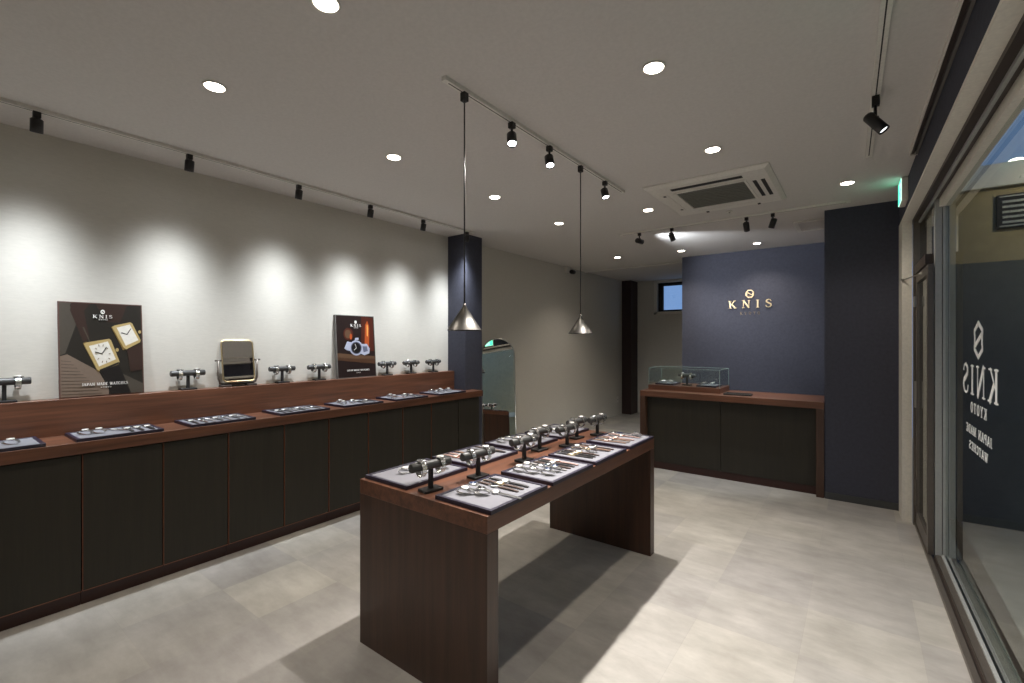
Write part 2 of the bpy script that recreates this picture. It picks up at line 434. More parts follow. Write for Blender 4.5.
polyline(t_, [(-.034, 1.995), (-.030, 2.030), (.032, 1.990), (.034, 2.022)], .008, .004, .018, mxl)
polyline(t_, [(-.022, 1.983), (.020, 1.973)], .005, .004, .018, mxl)
o = t_.build('emblem'); o.parent = lg; o.matrix_parent_inverse = Matrix.Translation(lg.location).inverted()

# ------------------------------------------------------------------ LEFT CABINETS
xs_p, xs_t, xs_c, xs_r = -3.275, -3.31, -3.255, -3.575
CT = .872
edges = [-.84, -.13, .579, 1.285, 1.996, 2.719, 3.437]
mids = [-.485, .223, .934, 1.650, 2.355, 3.065]
names = ['low base cabinet with dark olive doors running out of frame at the left', 'dark olive base cabinet at the left edge of frame, under the leftmost watch tray',
 'dark olive base cabinet below the large rectangular-watch poster', 'dark olive base cabinet below the swivel vanity mirror',
 'dark olive base cabinet below the tall dark poster with the round watch', 'dark olive base cabinet below the far right end of the wall ledge']
for k in range(1, 6):
    y0, y1, ym = edges[k], edges[k+1], mids[k]
    c = thing('base_cabinet', names[k], 'cabinet', (xs_t, y0, 0), group='base cabinets along the left wall')
    d = MB().m('plinth').box(XL+.003-xs_t, 0, .001, y1-y0-.001, 0, .075).build('plinth', c)
    MB().m('plinth').box(XL+.003-xs_t, .012, .001, y1-y0-.001, .076, CT-.065).build('carcass', c)
    for (a, e) in ((y0, ym), (ym, y1)):
        dd = MB().m('panel').box(.0135, .034, a-y0+.004, e-y0-.004, .083, CT-.069, .0015).build('door', c)
        MB().m('edge').box(.0135, .036, a-y0+.0012, a-y0+.0038, .083, CT-.069).box(.0135, .036, a-y0+.0038, e-y0-.0012, .0795, .0825).build('edge_band', dd)
# narrow filler unit at the pillar
c = thing('filler_cabinet', 'narrow dark olive end cabinet against the navy pillar', 'cabinet', (xs_t, 3.437, 0), group='base cabinets along the left wall')
MB().m('plinth').box(-.11, 0, .001, .33, 0, .075).build('plinth', c)
MB().m('plinth').box(-.11, .012, .001, .33, .076, CT-.065).build('carcass', c)
MB().m('panel').box(.0135, .034, .004, .326, .083, CT-.069, .0015).build('door', c)
ct = MB().m('waly').box(XL+.003, xs_c, -.13, 3.688, CT-.062, CT, .002).box(-3.410, xs_c, 3.6885, 3.80, CT-.062, CT, .002)
tag(ct.build('countertop'), 'long walnut countertop running along the left wall above the dark cabinets', 'countertop')
LT = 1.074
tag(MB().m('waly').box(XL+.003, xs_r, -.13, 3.688, CT, LT, .002).build('wall_ledge'), 'raised walnut ledge at the back of the left counter, against the wallpapered wall', 'ledge')

# ------------------------------------------------------------------ CENTRE TABLE
TX0, TX1, TY0, TY1, TT = -1.858, -1.085, 1.29, 3.006, .76
t = thing('display_table', 'walnut display table with slab ends standing in the middle of the floor', 'table', ((TX0+TX1)/2, (TY0+TY1)/2, 0))
hx, hy = (TX1-TX0)/2, (TY1-TY0)/2
MB().m('waly').box(-hx, hx, -hy, hy, TT-.066, TT, .0015).build('tabletop', t)
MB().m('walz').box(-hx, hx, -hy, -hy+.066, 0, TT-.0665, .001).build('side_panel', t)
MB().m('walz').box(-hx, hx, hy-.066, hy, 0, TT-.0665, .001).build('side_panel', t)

# ------------------------------------------------------------------ BACK COUNTER
BX0, BX1, BY0, BY1, BT = -1.952, -.25, 4.964, 5.585, .856
t = thing('reception_counter', 'walnut framed counter with dark olive front panels before the navy wall', 'counter', ((BX0+BX1)/2, (BY0+BY1)/2, 0))
hx, hy = (BX1-BX0)/2, (BY1-BY0)/2
MB().m('walx').box(-hx, hx, -hy, hy, BT-.062, BT, .002).build('worktop', t)
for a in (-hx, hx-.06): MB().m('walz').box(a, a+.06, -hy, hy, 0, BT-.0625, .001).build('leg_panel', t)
MB().m('plinth').box(-hx+.06, hx-.06, -hy+.075, hy-.02, 0, .075).build('plinth', t)
MB().m('panel').box(-hx+.0605, -.028, -hy+.065, -hy+.09, .078, BT-.063, .001).build('front_panel', t)
MB().m('panel').box(-.024, hx-.0605, -hy+.065, -hy+.09, .078, BT-.063, .001).build('front_panel', t)
MB().m('panel').box(-hx+.0605, hx-.0605, hy-.04, hy-.01, .078, BT-.063).build('rear_panel', t)

# ------------------------------------------------------------------ WATCHES
def flat_watch(strap, metal, dial, square=False, full=.105, label='', loc=(0, 0, 0), rz=0, group=None):
    t = thing('wristwatch', label, 'watch', loc, (0, 0, rz), group)
    mb = MB().m(metal)
    if square: mb.box(-.014, .014, -.012, .012, .001, .009, .0015)
    else: mb.lathe([(.014, .001), (.0185, .003), (.0185, .008), (.016, .0098)], seg=20)
    for sy in (-1, 1):
        for sx in (-1, 1): mb.box(sx*.018-.006, sx*.018+.006, sy*.0085-.0015, sy*.0085+.0015, .002, .006)
    mb.build('case', t)
    d = MB().m(dial)
    if square: d.box(-.0115, .0115, -.0095, .0095, .0091, .0096)
    else: d.lathe([(.0145, .0099), (.0145, .0103)], seg=20)
    d.m('dialk' if dial != 'dialk' else 'steel').box(-.0008, .0008, 0, .009, .0104, .0107).box(0, .007, -.0007, .0007, .0104, .0107)
    d.build('dial', t)
    s = MB().m(strap)
    n = 6
    for (a, b) in ((-.021, -.021-full*.62), (.021, .021+full)):
        rings = []
        for i in range(n+1):
            q = i/n; x = a+(b-a)*q; w = .0088-.0022*q; z = .0022+.0018*math.sin(PI*q)
            rings.append([(x, -w, z), (x, w, z), (x, w, z+.0028), (x, -w, z+.0028)])
        s.ringloft(rings, smooth=False)
    s.build('strap', t)
    MB().m(metal).cyl((-.001, .0185 if not square else .012, .0055), (-.001, .0225 if not square else .016, .0055), .0022, seg=10).box(-.021-full*.62-.006, -.021-full*.62, -.009, .009, .002, .005).build('buckle_and_crown', t)
    return t

def ell(a, b, cz, n=22, cx=0): return [(cx+a*math.cos(2*PI*i/n), cz+b*math.sin(2*PI*i/n)) for i in range(n)]
def bracelet_watch(metal, dial, label='', loc=(0, 0, 0), rz=0, group=None, hang=False):
    """closed bracelet; lying on a tray, or hanging around the bar of a stand"""
    t = thing('wristwatch', label, 'watch', loc, (0, 0, rz), group)
    if hang: a, b, cz, top = .0255, .030, -.0105, .0195; hw = .0108
    else: a, b, cz, top = .031, .0100, .0130, .0215; hw = .0080
    mb = MB().m(metal).band(ell(a, b, cz), -hw, hw, .0034)
    mb.m(metal)
    for i in range(22):      # link edges
        x, z = ell(a+.0028, b+.0028, cz)[i]
        mb.box(x-.0017, x+.0017, -hw-.0003, hw+.0003, z-.0016, z+.0016)
    mb.build('bracelet', t)
    cb = MB().m(metal).lathe([(.0150, 0), (.0190, .002), (.0190, .007), (.0165, .009)], (0, 0, top), seg=20).cyl((0, .018, top+.0045), (0, .0225, top+.0045), .0023, seg=8)
    cb.build('case', t)
    MB().m(dial).lathe([(.015, .0092), (.015, .0096)], (0, 0, top), seg=20).m('decal').box(-.0007, .0007, 0, .010, top+.0097, top+.010).box(0, .007, -.0007, .0007, top+.0097, top+.010).build('dial', t)
    return t

PROT = {}
def watch(kind, label, loc, rz, group):
    if kind not in PROT:
        if kind[0] == 'flat': o = flat_watch(*kind[1:4], square=kind[4])
        elif kind[0] == 'loop': o = bracelet_watch(*kind[1:3])
        else: o = bracelet_watch(*kind[1:3], hang=True)
        PROT[kind] = o
    else: o = copy_tree(PROT[kind])
    o.location = loc; o.rotation_euler = (0, 0, rz); tag(o, label, 'watch', group)
    return o

LK, LB, LS, LP, LG = [('flat', s, m_, d_, q) for s, m_, d_, q in (('strapk', 'steel', 'dialw', False), ('strapb', 'gold', 'dialw', False), ('straps', 'rose', 'dialw', True), ('strapp', 'rose', 'dialg', False), ('strapg', 'steel', 'dialb', False))]
LQ = ('flat', 'strapk', 'gold', 'dialw', True); LN = ('flat', 'strapb', 'steel', 'dialk', False); LM = ('flat', 'steel', 'steel', 'dialg', False)
SB, SW, SK = ('loop', 'steel', 'dialb'), ('loop', 'steel', 'dialw'), ('loop', 'steel', 'dialk')
DESC = {LK: 'black strap white dial', LB: 'brown strap gold', LS: 'square tan strap', LP: 'pink strap', LG: 'grey strap', LQ: 'rectangular gold black strap', LN: 'brown strap black dial', LM: 'flat steel mesh', SB: 'steel bracelet blue dial', SW: 'steel bracelet white dial', SK: 'steel bracelet black dial'}
ORD = ['first', 'second', 'third', 'fourth', 'fifth', 'sixth', 'seventh', 'eighth', 'ninth', 'tenth', 'eleventh', 'twelfth']

def tray(loc, wx, wy, label, rz=0, group='watch trays'):
    t = thing('watch_tray', label, 'tray', loc, (0, 0, rz), group)
    mb = MB().m('traynavy').box(-wx/2, wx/2, -wy/2, wy/2, 0, .010, .001)
    r = .016
    mb.box(-wx/2, -wx/2+r, -wy/2, wy/2, .0095, .0165, .001).box(wx/2-r, wx/2, -wy/2, wy/2, .0095, .0165, .001)
    mb.box(-wx/2+r, wx/2-r, -wy/2, -wy/2+r, .0095, .0165, .001).box(-wx/2+r, wx/2-r, wy/2-r, wy/2, .0095, .0165, .001)
    mb.build('frame', t)
    MB().m('pad').box(-wx/2+r+.0005, wx/2-r-.0005, -wy/2+r+.0005, wy/2-r-.0005, .0105, .0135).build('pad', t)
    return t
TRAYN = 0
def fill(cx, cy, z, items, where, group):
    """items: (kind, dx, dy, rz)"""
    items = sorted(items, key=lambda i: i[2])
    for n, (k, dx, dy, rz) in enumerate(items):
        watch(k, '%s watch, %s from near end, %s' % (DESC[k], ORD[n], where), (cx+dx, cy+dy, z), rz, group)

r3 = lambda: random.uniform(-.06, .06)
# right-hand file of trays on the table
Tz = TT; Pz = TT+.0137
RX = -1.228
rt = [(1.500, 'nearest right-hand table tray'), (1.930, 'second right-hand table tray'), (2.352, 'third right-hand table tray'), (2.795, 'farthest right-hand table tray')]
RI = [
 [(SW, -.065, -.105, .5), (SK, -.005, -.07, .3), (SB, -.075, -.045, .2), (LM, .03, -.02, 0), (LN, -.03, .045, 0), (LB, -.03, .082, 0), (LK, -.03, .120, 0)],
 [(SW, -.08, -.135, .3), (SK, -.01, -.12, .5), (SB, .06, -.10, .2), (SW, -.08, -.07, .1), (SK, -.01, -.055, .4), (SB, .06, -.035, .3), (LG, -.03, .010, 0), (LN, -.03, .050, 0), (LK, -.03, .088, 0), (LP, -.03, .126, 0)],
 [(LQ, -.035, -.13, .05), (LQ, -.035, -.09, 0), (LB, -.035, -.05, 0), (SW, -.07, -.005, .4), (SW, .02, .0, .2), (LB, -.03, .045, .2), (LS, -.03, .085, 0), (LN, -.03, .125, 0)],
 [(LS, -.04, -.13, .1), (LG, -.03, -.09, 0), (LS, -.04, -.05, 0), (LP, -.03, -.01, 0), (SK, -.07, .04, .3), (LP, -.03, .08, 0), (SK, .06, .12, .2), (LG, -.06, .12, .3)]]
for (cy, d), it in zip(rt, RI):
    tray((RX, cy, Tz), .295, .385, 'navy rimmed grey watch tray, '+d, 0, 'trays on the centre table')
    fill(RX, cy, Pz, it, d, 'watches on the table trays')
lt_ = [(1.503, 'nearest left-hand table tray'), (1.925, 'second left-hand table tray'), (2.362, 'third left-hand table tray'), (2.790, 'farthest left-hand table tray')]
LX = -1.700
LI = [
 [(SW, -.02, -.06, 1.0), (LM, -.01, -.005, .3), (LM, -.03, .10, .1)],
 [(LP, -.04, -.12, 0), (LP, -.04, -.08, 0), (LS, -.04, -.03, 0), (LK, -.01, .09, .3), (LN, -.03, .13, 0)],
 [(SK, -.07, -.12, .2), (SB, .03, -.12, .1), (SK, -.07, -.05, .2), (SB, .03, -.045, .3), (LG, -.03, .03, 0), (LK, -.03, .08, 0), (LG, -.03, .125, 0)],
 [(SW, -.07, -.12, .2), (SW, .04, -.10, .2), (LK, -.03, -.03, 0), (SW, .03, .05, .2), (LG, -.03, .11, 0)]]
for (cy, d), it in zip(lt_, LI):
    tray((LX, cy, Tz), .295, .385, 'navy rimmed grey watch tray, '+d, 0, 'trays on the centre table')
    fill(LX, cy, Pz, it, d, 'watches on the table trays')
# trays on the left counter
cz = CT; KX = -3.408
kt = [(.252, 'leftmost tray on long counter', [(SW, .03, .080, .9), (SK, .0, -.09, .6)]),
      (.745, 'second tray along long counter', [(SW, .0, -.13, .8), (SW, .01, -.075, .8), (LM, -.04, .0, .5), (LK, -.02, .055, 0), (LK, -.02, .10, 0), (LK, -.02, .15, 0)]),
      (1.262, 'long counter tray before vanity mirror', [(LK, -.02, -.14, 0), (LN, -.02, -.09, 0), (LG, -.02, -.045, 0), (LK, -.02, .0, 0), (LG, -.02, .05, 0), (LK, -.02, .10, 0), (LG, -.02, .145, 0)]),
      (1.810, 'fourth tray along long counter', [(LK, -.02, -.14, 0), (LK, -.02, -.09, 0), (LG, -.02, -.04, 0), (LK, -.02, .01, 0), (LG, -.02, .06, 0), (LN, -.02, .13, 0)]),
      (2.310, 'fifth tray along long counter', [(SW, .04, -.13, .2), (SW, -.05, -.10, .4), (SW, .03, -.04, .1), (LK, -.02, .03, 0), (LG, -.02, .08, 0), (LK, -.02, .13, 0)]),
      (2.825, 'long counter tray second from pillar', [(SW, .04, -.13, .2), (SW, -.05, -.10, .4), (LP, -.03, -.05, 0), (SW, .03, .0, .1), (LN, -.02, .06, 0), (LK, -.02, .12, 0)]),
      (3.350, 'long counter tray nearest navy pillar', [(SW, .04, -.13, .2), (SK, -.05, -.11, .4), (SW, .03, -.05, .1), (SW, -.04, -.0, .3), (SW, .03, .05, .3), (SW, -.03, .11, .3)])]
for cy, d, it in kt:
    w = .38
    tray((KX, cy, cz), .29, w, 'navy rimmed grey watch tray, '+d, 0, 'trays on the long counter')
    fill(KX, cy, cz+.0137, it, d, 'watches on the counter trays')

# ------------------------------------------------------------------ STANDS
def stand_proto():
    t = thing('watch_stand', 'x', 'stand')
    MB().m('blackm').box(-.030, .030, -.046, .046, 0, .012, .002).build('base', t)
    MB().m('blackm').box(-.008, .008, -.008, .008, .012, .098).build('post', t)
    b = MB().m('leather')
    pr = [(.017, .0), (.0195, .004), (.0195, .196), (.017, .2)]
    b.lathe([(r, h-.1) for r, h in pr], (0, 0, .112), seg=18, axis='y')
    b.build('bar', t)
    return t
SP = stand_proto(); used = [False]
def stand(x, y, z, rz, label, group, kinds=('steel', 'dialk'), offs=(-.048, .050)):
    if not used[0]: o = SP; used[0] = True
    else: o = copy_tree(SP)
    o.location = (x, y, z); o.rotation_euler = (0, 0, rz); tag(o, 'black T-bar watch stand '+label, 'stand', group)
    for n, dy in enumerate(offs):
        k = ('hang', 'steel', ['dialk', 'dialw'][n % 2])
        watch(k, 'steel watch on %s half of stand %s' % (('near', 'far')[n], label),
              (x-dy*math.sin(rz), y+dy*math.cos(rz), z+.112), rz, 'watches '+group)
g = 'watch stands on the centre table'
for x, y, rz, l in ((-1.470, 1.372, -.15, 'nearest on the table'), (-1.435, 1.640, -.10, 'second nearest on the table'),
                 (-1.432, 2.010, -.12, 'third nearest on the table'), (-1.500, 2.262, -.10, 'just behind and left of the third table one'),
                 (-1.425, 2.452, -.10, 'fifth on the table, right of its middle line'), (-1.490, 2.690, -.10, 'leftmost of the far three on table'),
                 (-1.432, 2.872, -.10, 'farthest on the table, beside last tray')):
    stand(x, y, TT, rz, l, g)
g = 'watch stands on the wall ledge'
for y, l in ((.334, 'leftmost on the wall ledge'), (1.175, 'on ledge between large poster and vanity mirror'), (1.813, 'on ledge just right of vanity mirror'),
             (2.125, 'on ledge just left of dark poster'), (2.825, 'on ledge just right of dark poster'), (3.123, 'second from the pillar on the wall ledge'), (3.426, 'on the wall ledge nearest the navy pillar')):
    stand(-3.632, y, LT, 0, l, g)

# ------------------------------------------------------------------ POSTERS
def poster(name, label, y0, y1, z0, z1, th, xb, lean, fmat, draw):
    """board leaning on the wall; picture drawn in unit coords on its face"""
    t = thing(name, label, 'poster', (xb, y0, z0), (0, -lean, 0))
    w, h = y1-y0, (z1-z0)/math.cos(lean)
    MB().m(fmat).box(-th, 0, 0, w, 0, h, .001).build('board', t)
    mx = frame_mx((0, .006, .006), (0, 1, 0), (0, 0, 1))
    W, HH = w-.012, h-.012
    d = MB(); lay = [0]
    def P(mat, pts):
        lay[0] += 1; z = .00013*lay[0]
        d.m(mat).prism([(min(1, max(0, u))*W, min(1, max(0, v))*HH) for u, v in pts], 0, z, mx)
    draw(P, d, W, HH, mx)
    d.build('printed_picture', t)
    return t
def circ(cx, cy, rx, ry, n=24): return [(cx+rx*math.cos(2*PI*i/n), cy+ry*math.sin(2*PI*i/n)) for i in range(n)]
def draw1(P, d, W, HH, mx):
    P('ink_night', [(0, 0), (1, 0), (1, 1), (0, 1)])
    P('ink_taupe', [(0, 1), (0, .44), (.06, .46), (.20, .80), (.12, .97), (.14, 1)])
    P('ink_brown', [(.14, 1), (.12, .92), (.27, .58), (.34, .62), (.28, .92), (.36, 1)])
    P('ink_taupe', [(.26, .74), (.345, .57), (.352, .575), (.28, .74)])
    P('ink_brown', [(.42, 1), (.56, .80), (.72, .80), (.82, 1)])
    P('ink_paper', [(0, .43), (.08, .45), (.44, .26), (.56, .06), (.56, 0), (0, 0)])
    for k in range(12):
        v = .385-.035*k
        P('ink_line', [(.01, v), (max(.02, .12+.035*k), v-.012), (max(.02, .12+.035*k), v-.019), (.01, v-.007)])
    P('ink_taupe', [(.74, .22), (1, .10), (1, 0), (.84, 0)])
    P('ink_black', [(.44, .30), (.69, .33), (.74, .22), (.84, 0), (.58, 0), (.50, .20)])
    P('ink_brown', [(.80, .49), (.98, .56), (1, .52), (1, .26), (.84, .24)])
    # gold rectangular watch, lower left
    P('ink_golddk', [(.26, .565), (.30, .585), (.47, .27), (.43, .25)])
    P('ink_gold', [(.27, .56), (.31, .575), (.575, .615), (.60, .60), (.70, .36), (.69, .33), (.46, .255), (.42, .28)])
    P('ink_night', [(.45, .275), (.69, .355), (.695, .335), (.455, .25)])
    P('ink_dial', [(.33, .535), (.56, .585), (.655, .385), (.445, .31)])
    polyline(d.m('ink_black'), [(x*W, y*HH) for x, y in ((.485, .45), (.54, .52))], .004, 0, .0052, mx)
    polyline(d, [(x*W, y*HH) for x, y in ((.485, .45), (.405, .47))], .004, 0, .0052, mx)
    for k in range(10):
        a = k*2*PI/10
        polyline(d.m('ink_golddk'), [(x*W, y*HH) for x, y in ((.493+.075*math.cos(a)-.02*math.sin(a), .45+.085*math.sin(a)), (.493+.092*math.cos(a)-.02*math.sin(a), .45+.105*math.sin(a)))], .003, 0, .0052, mx)
    P('ink_gold', circ(.675, .49, .020, .020, 12))
    # second one, upper right
    P('ink_golddk', [(.605, .745), (.64, .76), (.785, .50), (.75, .485)])
    P('ink_gold', [(.615, .745), (.65, .765), (.85, .805), (.88, .79), (.985, .60), (.975, .575), (.79, .495), (.755, .52)])
    P('ink_dial', [(.675, .74), (.845, .78), (.955, .60), (.785, .535)])
    polyline(d.m('ink_black'), [(x*W, y*HH) for x, y in ((.805, .665), (.855, .73))], .0036, 0, .0054, mx)
    polyline(d, [(x*W, y*HH) for x, y in ((.805, .665), (.735, .685))], .0036, 0, .0054, mx)
    P('ink_gold', circ(.975, .695, .018, .020, 12))
    d.m('ink_white')
    write(d, 'KNIS', .385*W, .625*W, .842*HH, .036*HH, 0, .0056, mx, .34)
    write(d, 'KYOTO', .455*W, .565*W, .820*HH, .013*HH, 0, .0056, mx, .3)
    d.prism([(x*W, y*HH) for x, y in circ(.505, .912, .026, .024)], 0, .0056, mx)
    write(d, 'JAPAN MADE WATCHES', .24*W, .80*W, .105*HH, .030*HH, 0, .0056, mx, .12)
    write(d, 'KYOTO', .46*W, .59*W, .075*HH, .014*HH, 0, .0056, mx, .3)
    polyline(d.m('ink_night'), [(x*W, y*HH) for x, y in ((.492, .906), (.505, .925), (.512, .900), (.522, .918))], .0022, 0, .0058, mx)
def draw2(P, d, W, HH, mx):
    P('ink_dark', [(0, 0), (1, 0), (1, 1), (0, 1)])
    P('ink_ember', [(.62, .42), (.98, .42), (.98, .98), (.66, 1)])
    P('ink_orange', [(.72, .50), (.84, .48), (.86, .66), (.87, .84), (.82, .93), (.76, .86), (.74, .70)])
    P('ink_amber', [(.79, .68), (.82, .66), (.84, .80), (.82, .88), (.80, .84)])
    P('ink_ember', circ(.30, .70, .13, .10)); P('ink_wood', circ(.29, .70, .085, .07)); P('ink_orange', circ(.36, .66, .03, .05, 10))
    P('ink_wooddk', [(0, .38), (1, .32), (1, .20), (0, .28)])
    P('ink_wood', [(0, .395), (.35, .37), (1, .33), (1, .29), (.4, .30), (0, .33)])
    P('ink_steel', [(.18, .47), (.26, .58), (.42, .56), (.40, .42), (.24, .44)])
    P('ink_steel', [(.62, .54), (.78, .54), (.86, .46), (.84, .38), (.70, .35), (.60, .38)])
    P('ink_steeldk', [(.66, .50), (.78, .50), (.80, .42), (.68, .40)])
    P('ink_steel', circ(.49, .475, .175, .125)); P('ink_steeldk', circ(.49, .475, .145, .103)); P('ink_black', circ(.49, .475, .125, .090))
    P('ink_steel', [(.46, .60), (.56, .61), (.56, .645), (.47, .64)])
    polyline(d.m('ink_white'), [(x*W, y*HH) for x, y in ((.49, .475), (.43, .44))], .005, 0, .0030, mx)
    polyline(d, [(x*W, y*HH) for x, y in ((.49, .475), (.46, .54))], .004, 0, .0030, mx)
    write(d, 'KNIS', .36*W, .64*W, .822*HH, .045*HH, 0, .0032, mx, .34)
    write(d, 'KYOTO', .45*W, .56*W, .798*HH, .014*HH, 0, .0032, mx, .3)
    d.prism([(x*W, y*HH) for x, y in circ(.50, .90, .030, .026)], 0, .0032, mx)
    write(d, 'JAPAN MADE WATCHES', .22*W, .82*W, .096*HH, .028*HH, 0, .0032, mx, .12)
    write(d, 'KYOTO', .47*W, .58*W, .062*HH, .012*HH, 0, .0032, mx, .3)
M['posterframe'] = plain('dark_mahogany_frame', (.10, .05, .04), .4)
M['boardgrey'] = plain('grey_board_edge', (.14, .13, .12), .6)
poster('watch_poster', 'large poster with two gold rectangular watches leaning on the wall ledge', .542, .930, LT+.002, 1.632, .012, -3.610, .09, 'posterframe', draw1)
poster('watch_poster', 'tall dark poster with a round steel watch and orange glow on the wall ledge', 2.282, 2.682, LT+.002, 1.636, .028, -3.606, .075, 'boardgrey', draw2)

# ------------------------------------------------------------------ VANITY MIRROR
t = thing('vanity_mirror', 'gold rimmed swivel vanity mirror standing on the wall ledge', 'mirror', (-3.635, 1.492, LT), (0, 0, -.06))
def rrect(w, h, r, n=6):
    pts = []
    for cx, cy, a0 in ((w-r, h-r, 0), (-w+r, h-r, PI/2), (-w+r, -h+r, PI), (w-r, -h+r, 3*PI/2)):
        for i in range(n+1):
            a = a0+PI/2*i/n; pts.append((cx+r*math.cos(a), cy+r*math.sin(a)))
    return pts
lean = Matrix.Translation((0, 0, .185)) @ Matrix.Rotation(-.186, 4, 'Y')
pts = rrect(.104, .150, .026)
MB().m('gold').tube([lean @ Vector((0, p[0], p[1])) for p in pts], .006, 8, True).build('rim', t)
mm = frame_mx((0, 0, 0), (0, 1, 0), (0, 0, 1))
MB().m('mirror').prism(rrect(.103, .149, .025), -.002, .0015, lean @ mm).build('mirror_glass', t)
MB().m('boardgrey').prism(rrect(.103, .149, .025), -.006, -.0021, lean @ mm).build('mirror_back', t)
st = MB().m('bronze')
st.tube([(0, -.128, .190), (0, -.128, .060), (0, -.118, .030), (0, -.090, .018), (0, .090, .018), (0, .118, .030), (0, .128, .060), (0, .128, .190)], .0075, 8)
st.cyl((0, -.150, .190), (0, -.108, .190), .006).cyl((0, .108, .190), (0, .150, .190), .006)
st.build('cradle', t)
for sy in (-1, 1): MB().m('dkbrown').box(-.032, .032, sy*.085-.033, sy*.085+.033, 0, .014, .003).build('foot', t)

# ------------------------------------------------------------------ ARCHED FLOOR MIRROR
t = thing('floor_mirror', 'tall arched floor mirror with thin pale metal frame leaning beside the pillar', 'mirror', (-3.525, 4.115, .0), (0, 0, -.733))
Lm = Matrix.Rotation(-.115, 4, 'Y')
w, hs = .405, 1.235
def arch(w, hs, ins=0, n=16):
    r = w/2-ins; pts = [(w-ins, ins), ]
    pts = [(ins, ins), (w-ins, ins)] + [(w/2+r*math.cos(PI*i/n), hs+r*math.sin(PI*i/n)) for i in range(n+1)]
    return pts
mm = Lm @ frame_mx((0, 0, .008), (0, 1, 0), (0, 0, 1))
MB().m('alu').tube([mm @ Vector((p[0], p[1], 0)) for p in arch(w, hs)], .009, 8, True).build('frame', t)
MB().m('mirror').prism(arch(w, hs, .003), -.001, .003, mm).build('mirror_glass', t)
MB().m('boardgrey').prism(arch(w, hs, .003), -.006, -.0012, mm).build('mirror_back', t)

# ------------------------------------------------------------------ GLASS DISPLAY CASE
CX0, CX1, CY0, CY1 = -1.922, -1.155, 5.135, 5.56
t = thing('display_case', 'low glass display case with walnut base at the left end of the counter', 'case', ((CX0+CX1)/2, (CY0+CY1)/2, BT))
hx, hy = (CX1-CX0)/2, (CY1-CY0)/2
MB().m('walx').box(-hx, hx, -hy, hy, 0, .054, .002).build('base', t)
gz0, gz1 = .0545, .245; q = .006
g_ = MB().m('cglass')
for a in ((-hx+q, hx-q, -hy+q, -hy+q+.0002, gz0, gz1), (-hx+q, hx-q, hy-q, hy-q+.0002, gz0, gz1), (-hx+q, -hx+q+.0002, -hy+q, hy-q, gz0, gz1), (hx-q, hx-q+.0002, -hy+q, hy-q, gz0, gz1), (-hx+q, hx-q, -hy+q, hy-q, gz1, gz1+.0002)):
    g_.box(*a)
g_.build('glass_box', t)
ed = MB().m('gedge')
e = .0017
for sx in (-1, 1):
    for sy in (-1, 1): ed.box(sx*(hx-q)-e, sx*(hx-q)+e, sy*(hy-q)-e, sy*(hy-q)+e, gz0, gz1)
for sy in (-1, 1): ed.box(-hx+q, hx-q, sy*(hy-q)-e, sy*(hy-q)+e, gz1-e, gz1+e)
for sx in (-1, 1): ed.box(sx*(hx-q)-e, sx*(hx-q)+e, -hy+q, hy-q, gz1-e, gz1+e)
ed.build('glass_edges', t)
zc = BT+.0545
tray((-1.76, 5.33, zc), .20, .28, 'small dark watch tray at the left inside the glass case', 0, 'trays in the glass case')
fill(-1.76, 5.33, zc+.0137, [(SW, -.04, -.08, .1), (SK, .04, -.07, .2), (SW, -.04, .0, .1), (SW, .04, .02, .3), (SK, .0, .09, .1)], 'left tray in glass case', 'watches in the glass case')
tray((-1.31, 5.33, zc), .20, .28, 'small dark watch tray at the right inside the glass case', 0, 'trays in the glass case')
fill(-1.31, 5.33, zc+.0137, [(SK, -.04, -.08, .1), (SW, .04, -.07, .2), (SK, -.04, .0, .1), (SW, .04, .02, .3)], 'right tray in glass case', 'watches in the glass case')
stand(-1.535, 5.29, zc, PI/2-.15, 'in the middle of glass case', 'watch stand in the glass case')
t = thing('cash_tray', 'flat black payment tray on the counter right of the glass case', 'tray', (-.985, 5.13, BT), (0, 0, .02))
MB().m('blackm').box(-.125, .125, -.07, .07, 0, .008, .002).build('base', t)
MB().m('leather').box(-.125, .125, -.07, -.062, .008, .016).box(-.125, .125, .062, .07, .008, .016).box(-.125, -.117, -.062, .062, .008, .016).box(.117, .125, -.062, .062, .008, .016).build('rim', t)

# ------------------------------------------------------------------ LIGHT FITTINGS
def spot_lamp(name, loc, target, W, size, blend, col, radius=.02, power=0):
    l = bpy.data.lights.new(name, 'SPOT'); l.energy = W
    if power:      # photometric profile of a narrow reflector lamp: intensity falls as cos^n off its axis
        l.use_nodes = True; nt = l.node_tree; em = nt.nodes['Emission']
        tc = nt.nodes.new('ShaderNodeTexCoord'); sx = nt.nodes.new('ShaderNodeSeparateXYZ')
        ab = nt.nodes.new('ShaderNodeMath'); ab.operation = 'ABSOLUTE'
        pw = nt.nodes.new('ShaderNodeMath'); pw.operation = 'POWER'; pw.inputs[1].default_value = power
        nt.links.new(tc.outputs['Normal'], sx.inputs[0]); nt.links.new(sx.outputs['Z'], ab.inputs[0])
        nt.links.new(ab.outputs[0], pw.inputs[0]); nt.links.new(pw.outputs[0], em.inputs['Strength'])
    l.spot_size = size; l.spot_blend = blend
    l.color = col; l.shadow_soft_size = radius
    o = bpy.data.objects.new(name, l); C.objects.link(o)
    o.location = loc; d = (Vector(target)-Vector(loc)).normalized()
    o.rotation_euler = d.to_track_quat('-Z', 'Y').to_euler()
    return o
WARM = (1, .90, .78); NEU = (1, .955, .925); COOL = (.87, .93, 1)
W_DL, W_TRK, W_WASH = 25, 165, 128
dls = [(-1.471, .885), (-2.36, .868), (-2.355, 1.884), (-.700, 1.935), (-.712, 2.976), (-2.355, 2.896), (-2.37, 3.92), (-1.498, 4.0), (-.07, 4.201), (-2.68, 5.99), (-1.83, 6.055), (-.971, 6.137)]
